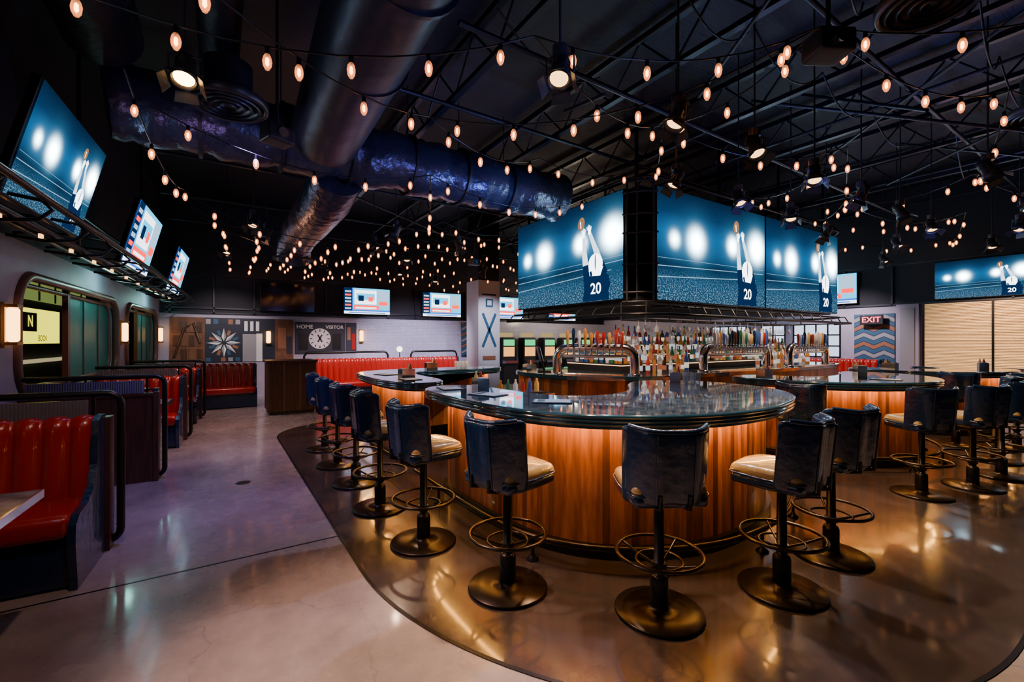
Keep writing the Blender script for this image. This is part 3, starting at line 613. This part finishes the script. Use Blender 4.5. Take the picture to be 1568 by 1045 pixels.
disc=[(2.62+.31*math.cos(2*pi*k/28),y-.030,1.64+.31*math.sin(2*pi*k/28)) for k in range(28)]; b.quad(disc[::-1],WHITE)
for k in range(12):
    a=2*pi*k/12; b.add([(2.62+r*math.cos(a+e),y-.033,1.64+r*math.sin(a+e)) for r,e in((.21,-.06),(.285,-.05),(.285,.05),(.21,.06))],[(0,1,2,3)],INK)
b.add([(2.54,y-.033,1.55),(2.58,y-.033,1.53),(2.70,y-.033,1.75),(2.66,y-.033,1.77)],[(0,1,2,3)],INK)
b.add([(2.66,y-.033,1.53),(2.70,y-.033,1.55),(2.58,y-.033,1.77),(2.54,y-.033,1.75)],[(0,1,2,3)],INK)
for x in(2.16,3.1): b.bx(x-.13,x+.13,y-.025,y-.02,1.3,1.8,BLACK)
b.build('scoreboard_sign')
b=MB(); b.bx(3.38,3.7,y-.01,YB-.001,1.2,2.14,INK); b.bx(3.42,3.52,y-.02,y-.01,1.6,2.0,TAN); b.bx(3.56,3.66,y-.02,y-.01,1.3,1.8,RED); b.build('framed_poster')
def chev(b,x0,x1,z0,z1,f,size=.26):
    cols=[BLU,GRY,TAN,INK]; nrow=int((z1-z0)/(size*.5))
    nx=round((x1-x0)/size); sx=(x1-x0)/nx
    for r in range(nrow):
        zb=z0+(z1-z0-size*.5)*r/max(1,nrow-1)
        hh=(z1-z0-size*.5)/max(1,nrow-1)*.86
        for i in range(nx):
            xa=x0+sx*i; up=size*.5
            l,rr=(0,up) if i%2==0 else (up,0)
            zz=lambda q:min(z1,q)
            b.add([f(xa,zb+l),f(xa+sx,zb+rr),f(xa+sx,zz(zb+rr+hh)),f(xa,zz(zb+l+hh))],[(0,1,2,3)],cols[(0,1,0,2)[r%4]])
b=MB(); b.bx(7.4,8.0,YB-.03,YB-.001,1.0,2.25,INK); chev(b,7.4,8.0,1.0,2.25,lambda x,z:(x,YB-.035,z),.2); b.build('chevron_mural')
b=MB(); b.bx(XR-.03,XR-.001,4.25,5.12,1.0,2.28,INK); chev(b,4.25,5.12,1.0,2.28,lambda x,z:(XR-.035,x,z),.22); b.build('chevron_mural')
b=MB()
for z in (2.32,2.45,3.35): b.bx(-1.1,XR-.02,YB-.06,YB-.01,z-.02,z+.02,STEEL)
for i in range(17):
    x=-1+i*.95; b.bx(x-.02,x+.02,YB-.06,YB-.01,2.3,3.35,STEEL)
b.build('trim_2')
b=MB()
for z in (2.5,3.5): b.bx(XR-.06,XR-.01,-3,YB-.1,z-.02,z+.02,STEEL)
for i in range(16): b.bx(XR-.06,XR-.01,-2+i*1.05-.02,-2+i*1.05+.02,2.5,3.5,STEEL)
b.build('trim_3')
b=MB(); GR=emi('gr',(.05,.8,.25),1.6); OR=emi('or',(1,.4,.08),2.); PK=emi('pk',(.7,.5,.2),.8)
b.bx(-.3,.3,-.35,.25,0,.75,MATTE); b.rbox((0,0,1.2),(.6,.4,1.0),.06,MATTE); b.quad([(-.24,-.205,1.0),(.24,-.205,1.0),(.24,-.205,1.35),(-.24,-.205,1.35)],OR); b.quad([(-.24,-.205,1.4),(.24,-.205,1.4),(.24,-.205,1.62),(-.24,-.205,1.62)],GR); b.bx(-.28,.28,-.4,-.2,.75,.85,CHROME); b.rbox((0,0,1.8),(.5,.2,.16),.04,PK)
gm=b.mesh('slot_machine')
for i in range(6): inst('slot_machine',gm,T((9.0+i*.95,14.1,0)))
b=MB(); b.bx(6.55,7.3,11.8,12.55,0,3.4,WCOL); b.bx(6.57,7.28,11.82,12.53,3.4,ZC,NAVYW)
for s_ in(-1,1): 
    M=T((6.92,11.79,1.9))@Matrix.Rotation(s_*.42,4,'Y'); b.box((0,0,0),(.08,.012,1.1),BLU,M)
b.bx(6.8,7.05,11.785,11.8,2.6,2.85,BLU); b.bx(6.85,7.0,11.78,11.79,2.65,2.8,WHITE); b.bx(6.68,7.16,11.785,11.8,2.95,3.0,INK); b.bx(6.7,7.14,11.785,11.8,1.0,1.12,TAN); b.build('column')
PANE=emi('pane',(.62,.72,.95),2.0)
for i,(y0,y1) in enumerate(((6.9,7.6),(5.45,6.65),(8.1,9.3))):
    b=MB(); b.bx(XR-.02,XR-.005,y0,y1,1.12,2.05,PANE)
    n=max(2,round((y1-y0)/.3))
    for k in range(n+1): yy=y0+(y1-y0)*k/n; b.bx(XR-.05,XR-.02,yy-.018,yy+.018,1.12,2.05,BLACK)
    for k in range(4): zz=1.12+k*.31; b.bx(XR-.05,XR-.02,y0,y1,zz-.018,zz+.018,BLACK)
    b.build('window_%d'%(4+i))
BL=mat('blind_wood_glow',(.80,.55,.28),.5,emit=(.9,.6,.28),es=.5)  # slats glow faintly: warm light put into the wood material
b=MB()
for k in range(44): 
    z=.98+k*.034; b.add([(XR-.07,.1,z),(XR-.07,3.68,z),(XR-.04,3.68,z+.024),(XR-.04,.1,z+.024)],[(0,1,2,3)],BL)
b.bx(XR-.03,XR-.005,.1,3.68,.98,2.48,mat('blind_back',(.20,.10,.04),.7))
for yy in(.1,1.3,2.5,3.68): b.bx(XR-.08,XR-.02,yy-.02,yy+.02,.95,2.49,BLACK)
b.build('window_blinds')
b=MB(); b.bx(XR-.10,XR-.001,3.76,4.2,0,2.49,LILAC); b.bx(XR-.12,XR-.10,3.84,4.12,.2,2.4,GRY); b.build('pilaster')
ER=emi('exit_red',(1,.05,.1),7)
b=MB(); b.rbox((0,0,0),(.05,.5,.24),.01,MATTE); b.text('EXIT',.2,ER,Matrix(((0,0,1,-.028),(-1,0,0,0),(0,1,0,0),(0,0,0,1)))); b.build('exit_sign',T((XR-.2,4.68,2.12)))

b=MB()
for x,z in((.25,2.62),(.55,2.52),(.75,2.66),(.45,2.60)): b.tube([(x,-1,z),(x,14.2,z)],.028,BLACK,8)
for i in range(18):
    y=.0+i*.82; b.tube([(.02,y,2.66),(.25,y,2.69),(.5,y,2.68),(.72,y,2.65),(.78,y,2.58),(.70,y,2.50),(.5,y,2.47),(.25,y,2.5)],.016,BLACK,6)
for y in (1.0,3.6,7.4,10.8,14.0): b.tube([(.3,y,2.6),(.3,y,ZC)],.022,BLACK,8)
b.tube([(.30,-1,3.1),(.30,14.2,3.1)],.02,BLACK,6)
for i in range(17): 
    y=.4+i*.82; b.cyl((.35,y,2.56),(.35,y,2.60),.02,UPL,seg=8)
b.build('overhead_pipe_canopy',LF)

# ------------------------------------------------------------------ ducts
def collars(b,p,q,r,step,mt):
    p=Vector(p);q=Vector(q);L=(q-p).length;d=(q-p)/L;n=int(L/step)
    for i in range(1,n): c=p+d*(i*step); b.tube([c-d*.02,c+d*.02],r+.012,mt,32)
b=MB(); b.tube([(.98,-3.0,4.3),(1.08,3,4.25),(1.18,6.1,4.2)],.41,DUCT,36); collars(b,(.98,-3,4.3),(1.18,6.1,4.22),.41,1.2,DUCT); b.build('air_duct')
b=MB(); pts=[(-1.0+.125*i,6.5+.03*math.sin(i*.65),4.2+.02*math.sin(i*1.05)) for i in range(51)]; b.tube(pts,[.40+.022*math.sin(i*2.3)+.015*math.sin(i*.9) for i in range(51)],WRAP,48)
for i in range(1,7): 
    x=-1+i*.85; b.tube([(x-.02,6.5,4.2),(x+.02,6.5,4.2)],.44,DARKWRAP,32); b.tube([(x,6.5,4.6),(x,6.5,ZC)],.008,BLACK,6)
b.build('wrapped_duct')
b=MB(); b.tube([(1.45,6.7,3.95),(1.42,7.3,3.75),(1.4,8.4,3.7),(1.38,9.6,3.68),(1.35,10.2,3.55),(1.35,10.4,3.3)],[.36,.36,.35,.34,.33,.33],WRAP,32); b.tube([(1.35,10.4,3.3),(1.35,10.4,3.26)],.38,BLACK,32); b.build('branch_duct')
b=MB(); b.tube([(.0,-3,4.6),(.03,5.9,4.55)],.18,DARKWRAP,24); collars(b,(.0,-3,4.6),(.03,5.9,4.55),.18,1.0,BLACK); b.build('small_duct')
b=MB(); b.tube([(-1.0,-3,4.75),(-.95,6.0,4.65)],.33,DARKWRAP,28); b.build('side_duct')
def diffuser(x,y,z,r):
    b=MB(); b.lathe([(r,.06),(r,0),(r*.93,-.02),(r*.86,.03)],(x,y,z),FIXT,36)
    for k in(.78,.58,.38,.18): b.lathe([(r*k,-.025),(r*(k+.06),.0),(r*(k-.06),.03)],(x,y,z),FIXT,32)
    b.lathe([(r*.6,.06),(r*.6,.4)],(x,y,z),DARKWRAP,24); b.lathe([(0.001,.055),(r,.06)],(x,y,z),MATTE,32); b.build('ceiling_diffuser')
diffuser(.10,5.2,3.87,.35); diffuser(4.3,1.05,4.0,.33); diffuser(7.4,.9,4.0,.3)
for i,x in enumerate((2.6,4.4,6.2,8.0,9.8,11.6,13.4)):
    b=MB()
    b.bx(x-.04,x+.04,-3.3,14.4,5.25,5.33,STEEL); b.bx(x-.04,x+.04,-3.3,14.4,4.72,4.78,STEEL)
    k=0; y=-3.2
    while y<14.2:
        b.tube([(x,y,4.75 if k%2 else 5.28),(x,y+.5,5.28 if k%2 else 4.75)],.014,STEEL,6,caps=False); y+=.5; k+=1
    b.build('ceiling_joist')
b=MB()
for y,z in((.3,4.5),(1.9,4.65),(3.6,4.4),(5.4,4.68),(8.8,4.5),(11.0,4.45),(13,4.4)): b.tube([(1.8 if y<6 else -.9,y,z),(14.3,y+.1,z)],.028,STEEL,8)
for x in (3.5,7.1,10.7): b.tube([(x,-3.2,4.6),(x+.2,14.3,4.6)],.022,STEEL,8)
for a,c in(((3,0.5,4.6),(5,3.4,4.6)),((5.5,.2,4.55),(8.2,3.2,4.55)),((7.5,-.5,4.5),(10.5,3.2,4.5)),((3.2,3.2,4.0),(4.6,5.5,5.2)),((9,1,3.9),(10.5,3,5.2)),((6,1.5,3.9),(7.2,3.2,5.2)),((2.2,3.3,5.2),(4.4,1.0,4.3)),((.8,8,4.4),(5,11,4.4)),((7.6,1.0,3.9),(6.2,3.4,4.9)),((4.6,3.9,3.9),(7.0,3.3,5.2))): b.tube([a,c],.02,STEEL,6)
b.build('ceiling_conduit')
b=MB()
for x,y,dx,dy in((2.0,2.5,1.2,-.2),(3.2,2.4,1.3,.1),(4.4,2.4,1.5,0),(5.9,2.4,1.4,0),(7.3,2.4,1.4,-.1),(3.4,1.3,1.6,.4),(5.2,1.0,2,.2),(2.2,3.6,1.6,.3),(7.2,1.2,2,0),(9.3,2,2.2,.3)):
    P=[]
    for k in range(13):
        t=k/12; P.append((x+dx*t,y+dy*t,4.7-.45*4*t*(1-t)*(.6+.4*math.sin(x*7)**2)))
    b.tube(P,.009,BLACK,5,caps=False)
b.build('hanging_cables')

# ------------------------------------------------------------------ string lights
b=MB()
def bulb(x,y,z):
    b.cyl((x,y,z),(x,y,z-.045),.015,BLACK,seg=8)
    b.lathe([(.013,-.045),(.022,-.06),(.028,-.09),(.024,-.12),(.012,-.142),(.0005,-.145)],(x,y,z),GLASSB,10)
    b.lathe([(.0005,-.062),(.010,-.072),(.011,-.108),(.0005,-.122)],(x,y,z),FIL,6)
def strand(P,sag=.3,sp=.54):
    for p,q in zip(P,P[1:]):
        p=Vector(p);q=Vector(q);L=(q-p).length; n=max(6,int(L/.3)); pts=[]
        for i in range(n+1):
            t=i/n; c=p.lerp(q,t); c.z-=4*sag*t*(1-t)*min(1.2,L/3); pts.append(c)
        b.tube(pts,.0065,BLACK,5,caps=False)
        m=max(2,round(L/sp))
        for i in range(m):
            t=(i+.5)/m; c=p.lerp(q,t); c.z-=4*sag*t*(1-t)*min(1.2,L/3); bulb(c.x,c.y,c.z)
z=4.0
strand([(-.9,3.6,z-.35),(1.9,2.6,z-.25),(4.2,3.3,z),(6.6,2.4,z),(9.2,3.4,z),(11.8,2.4,z),(14.3,3.2,z)])
strand([(-.8,2.4,z-.3),(1.7,4.0,z-.3),(3.9,1.6,z),(6.4,1.0,z),(9.2,1.8,z),(11.6,.8,z),(14.3,1.6,z)])
strand([(1.9,2.6,z-.25),(3.9,1.6,z),(5.4,-.2,z)])
strand([(1.7,4.0,z-.3),(3.6,4.8,z),(5.3,4.6,4.15)]); strand([(4.2,3.3,z),(5.6,4.55,4.2)]); strand([(6.6,2.4,z),(8.0,4.5,4.2),(9.2,3.4,z),(10.5,4.5,4.2),(11.8,2.4,z)])
strand([(6.4,1.0,z),(7.8,.2,z),(9.2,1.8,z)]); strand([(9.2,1.8,z),(9.2,3.4,z)]); strand([(3.9,1.6,z),(4.2,3.3,z)])
strand([(-.5,5.2,3.7),(2.3,5.4,3.7),(5.3,5.6,4.0)]); strand([(-.6,4.6,3.7),(-.3,7.4,3.6)]); strand([(2.3,5.4,3.7),(3.2,7.6,3.7)])
for k,yy in enumerate((7.6,8.2,8.8,9.4,10.0,10.6,11.2,12.9,13.5,14.1)):
    o=.5*(k%2); za=3.22 if 7<yy<10.9 else 3.75; j=.35*math.sin(k*2.3)
    strand([(-.3+.05*yy-.3,yy,3.55+.1*(k%2)),(1.4,yy+.3,za),(3.4+o,yy-.2,3.75+j*.4),(5.3+o,yy+.25,3.8-j*.4),(7.9+o,yy,3.8),(10+o,yy+.3,3.8+j*.3),(14.2,yy,3.8)] if yy>8.7 else [(-.3,yy,3.55),(1.4,yy+.3,za),(3.4,yy-.2,3.7+j*.4),(5.1,yy+.3,3.8)],.4 if za>3.5 else .2,.52)
strand([(12.8,4.6,z),(14.2,6,z)]); strand([(12.8,4.6,z),(14.3,3.2,z)])
b.build('string_lights')

def fixture(bright):
    b=MB(); S=1.08
    b.tube([(0,0,.15),(0,0,ZC-3.45)],.009,FIXT,6); b.cyl((0,0,.17),(0,0,.10),.055,FIXT,seg=14)
    b.tube([(-.098,0,-.02),(-.098,0,.10),(.098,0,.10),(.098,0,-.02)],.009,FIXT,6)
    M=Matrix.Rotation(math.radians(25),4,'X')@Matrix.Scale(S,4); b.lathe([(.0005,.11),(.05,.11),(.056,.07),(.056,-.02),(.075,-.05),(.078,-.10),(.070,-.10),(.062,-.06)],(0,0,0),FIXT,20,M)
    for z_ in (.03,.05,.07): b.ring((0,0,z_),.058,.004,BLACK,20,M)
    b.add([(.060*math.cos(2*pi*k/16),.060*math.sin(2*pi*k/16),-.075) for k in range(16)],[tuple(range(16))[::-1]],SPOTB if bright else SPOTM,False,M)
    for s_ in(-1,1):
        b.add([(-.06,s_*.08,-.10),(.06,s_*.08,-.10),(.07,s_*.12,-.16),(-.07,s_*.12,-.16)],[(0,1,2,3)],FIXT,False,M)
        b.add([(s_*.08,-.06,-.10),(s_*.08,.06,-.10),(s_*.12,.07,-.16),(s_*.12,-.07,-.16)],[(0,1,2,3)],FIXT,False,M)
    return b.mesh('spotlight_fixture')
fx=fixture(False); fb=fixture(True)
F=[(2.02,2.46),(3.25,2.4),(4.4,2.38),(5.7,2.4),(7.0,2.4),(8.4,2.4),(9.8,2.4),(4.5,3.35),(5.8,3.35),(7.2,3.35),(9.0,3.6),(7.15,1.28),(9.4,1.3),(11,1.6),(11,3.2),(.5,8.2),(.75,9.0),(2.6,8.9),(3.6,9.8),(2.2,11.5),(4.2,12),(.2,11),(6,10.5),(8.3,11),(5.6,12.8),(10,10),(12.9,4.0),(12.6,2.2),(2.6,7.6),(4.0,8.0)]
for i,(x,y) in enumerate(F): inst('spotlight_fixture',fx,T((x,y,3.47))@RZ([128,70,160,118,40,190][i%6] + (30 if y>7 else 0)))
inst('spotlight_fixture',fb,T((-.18,3.9,3.47))@RZ(170))
def projector(x,y,z,a):
    b=MB(); b.rbox((0,0,0),(.24,.2,.15),.02,FIXT); b.cyl((0,-.1,0),(0,-.13,0),.045,CHROME); b.tube([(0,0,.07),(0,0,ZC-z)],.014,STEEL,8); b.build('ceiling_projector',T((x,y,z))@RZ(a))  # this box is a hung projector with a chrome lens, not a speaker
projector(.48,4.75,3.5,20); projector(3.35,1.33,3.5,-30); projector(7.4,.9,3.6,10); projector(5.0,9.2,3.4,0)

# ------------------------------------------------------------------ lights
K=2.5
def spot(n,l,t,e,c,ang=70,bl=.6,r=.05):
    d=bpy.data.lights.new(n,'SPOT'); d.energy=e*K; d.color=c; d.spot_size=math.radians(ang); d.spot_blend=bl; d.shadow_soft_size=r
    o=bpy.data.objects.new(n,d); col.objects.link(o); o.location=l; o.rotation_euler=(Vector(t)-Vector(l)).to_track_quat('-Z','Y').to_euler()
def point(n,l,e,c,r=.1):
    d=bpy.data.lights.new(n,'POINT'); d.energy=e*K; d.color=c; d.shadow_soft_size=r; o=bpy.data.objects.new(n,d); col.objects.link(o); o.location=l
WC=(1,.64,.40); PC=(1,.57,.45); BC=(.16,.22,1.); LC=(.42,.30,1)
spot('spot_floor_1',(-.15,3.7,3.2),(.8,1.8,0),230,PC,60,.9)
spot('spot_floor_2',(2.0,2.4,3.2),(1.2,1.5,0),175,WC,65,.8)
spot('spot_floor_3',(3.25,2.3,3.2),(2.8,1.1,0),165,WC,70)
spot('spot_floor_4',(4.4,2.3,3.2),(4.4,1.2,0),175,WC,70)
spot('spot_floor_5',(5.7,2.3,3.2),(6.2,1.2,0),185,WC,75)
spot('spot_floor_6',(8.4,2.3,3.2),(8.6,1.2,0),185,WC,80)
spot('spot_front',(.8,-1.0,4.0),(1.2,1.7,0),380,PC,58,1.)
spot('spot_aisle_1',(.3,5.2,3.7),(.2,6.0,0),125,LC,80,.9)
spot('spot_aisle_2',(.5,8.2,3.2),(.5,8.3,0),90,(1,.55,.5),75,.9)
spot('spot_aisle_3',(.2,11,3.2),(.3,11,0),90,(1,.55,.5),75,.9)
spot('spot_booth',(-.2,2.5,3.5),(-1.3,4.2,.6),42,PC,60,.9)
spot('spot_booth_2',(-.1,7.0,3.3),(-1.3,8.6,.6),40,PC,70,.9)
spot('spot_bar_1',(3.25,3.2,3.4),(2.8,3.0,1.),120,(.6,.65,1),90,.9)
spot('spot_bar_2',(4.5,4.0,3.6),(4.6,5.2,1.2),190,WC,80)
spot('spot_bar_3',(7.8,4.1,3.6),(7.8,4.9,1.2),260,WC,90)
spot('spot_bar_4',(10.2,4.1,3.6),(10.2,4.9,1.2),190,WC,90)
spot('spot_bar_5',(2.6,7.6,3.2),(3.0,6.6,1.0),90,WC,90)
spot('spot_bank_1',(3.2,11.0,3.2),(3.2,13.2,.9),300,(1,.7,.7),70,.9)
spot('spot_bank_2',(5.2,11.0,3.2),(5.4,13.4,1.3),380,(.9,.78,1),75,.9)
spot('spot_column',(6.2,9.8,3.3),(6.9,11.8,1.9),150,(.85,.85,1),50,.9)  # added spot to brighten the column, no fixture of its own
spot('spot_mural',(.4,12.3,3.2),(.2,14.6,1.4),100,(1,.8,.75),70,.9)
spot('spot_right_1',(12.6,2.2,3.2),(14.5,2.2,1.6),260,WC,80,.9)
spot('spot_right_2',(12.6,5.2,3.2),(14.5,5.2,1.4),170,(1,.8,.85),80,.9)
spot('up_blue_1',(2.6,4.2,2.9),(1.6,5.4,4.4),32,(.25,.28,1),120,.9,.2)
spot('up_blue_2',(3.9,5.2,3.0),(3.4,6.6,4.4),55,(.22,.3,1),100,.9,.2)
spot('up_blue_3',(5.6,2.8,2.6),(6,2.8,5.4),45,BC,150,.9,.2)
spot('up_blue_4',(10,2.0,2.6),(10,2,5.4),50,BC,150,.9,.2)
spot('up_blue_5',(2.6,1.2,2.9),(1.2,3.0,4.4),26,(.25,.3,1),110,.9,.2)
spot('up_violet',(-.2,5.3,3.2),(.2,6.5,4.4),5,(.7,.35,.8),110,.9,.2)
spot('up_amber',(.4,9.2,2.8),(1.3,8.6,4.0),20,(1,.4,.2),100,.9,.1)
point('annex_point',(-2.7,9.5,2.6),14,(1,.9,.5)); point('teal_point',(-1.2,9.2,2.45),5,(.4,1,.9)); point('teal_point_2',(-1.0,12.8,2.45),5,(.4,1,.9))
point('far_gaming',(11,12.6,2.6),60,(1,.8,.6),.3)

w=bpy.data.worlds.new('World'); bpy.context.scene.world=w; w.use_nodes=True
w.node_tree.nodes['Background'].inputs[0].default_value=(.02,.025,.07,1); w.node_tree.nodes['Background'].inputs[1].default_value=.2

cd=bpy.data.cameras.new('camera'); cd.sensor_width=36; cd.lens=690/1568*36; cd.clip_start=.05
co=bpy.data.objects.new('camera',cd); col.objects.link(co); co.location=(0,0,1.57); co.rotation_euler=(pi/2,0,math.radians(-33.3)); bpy.context.scene.camera=co
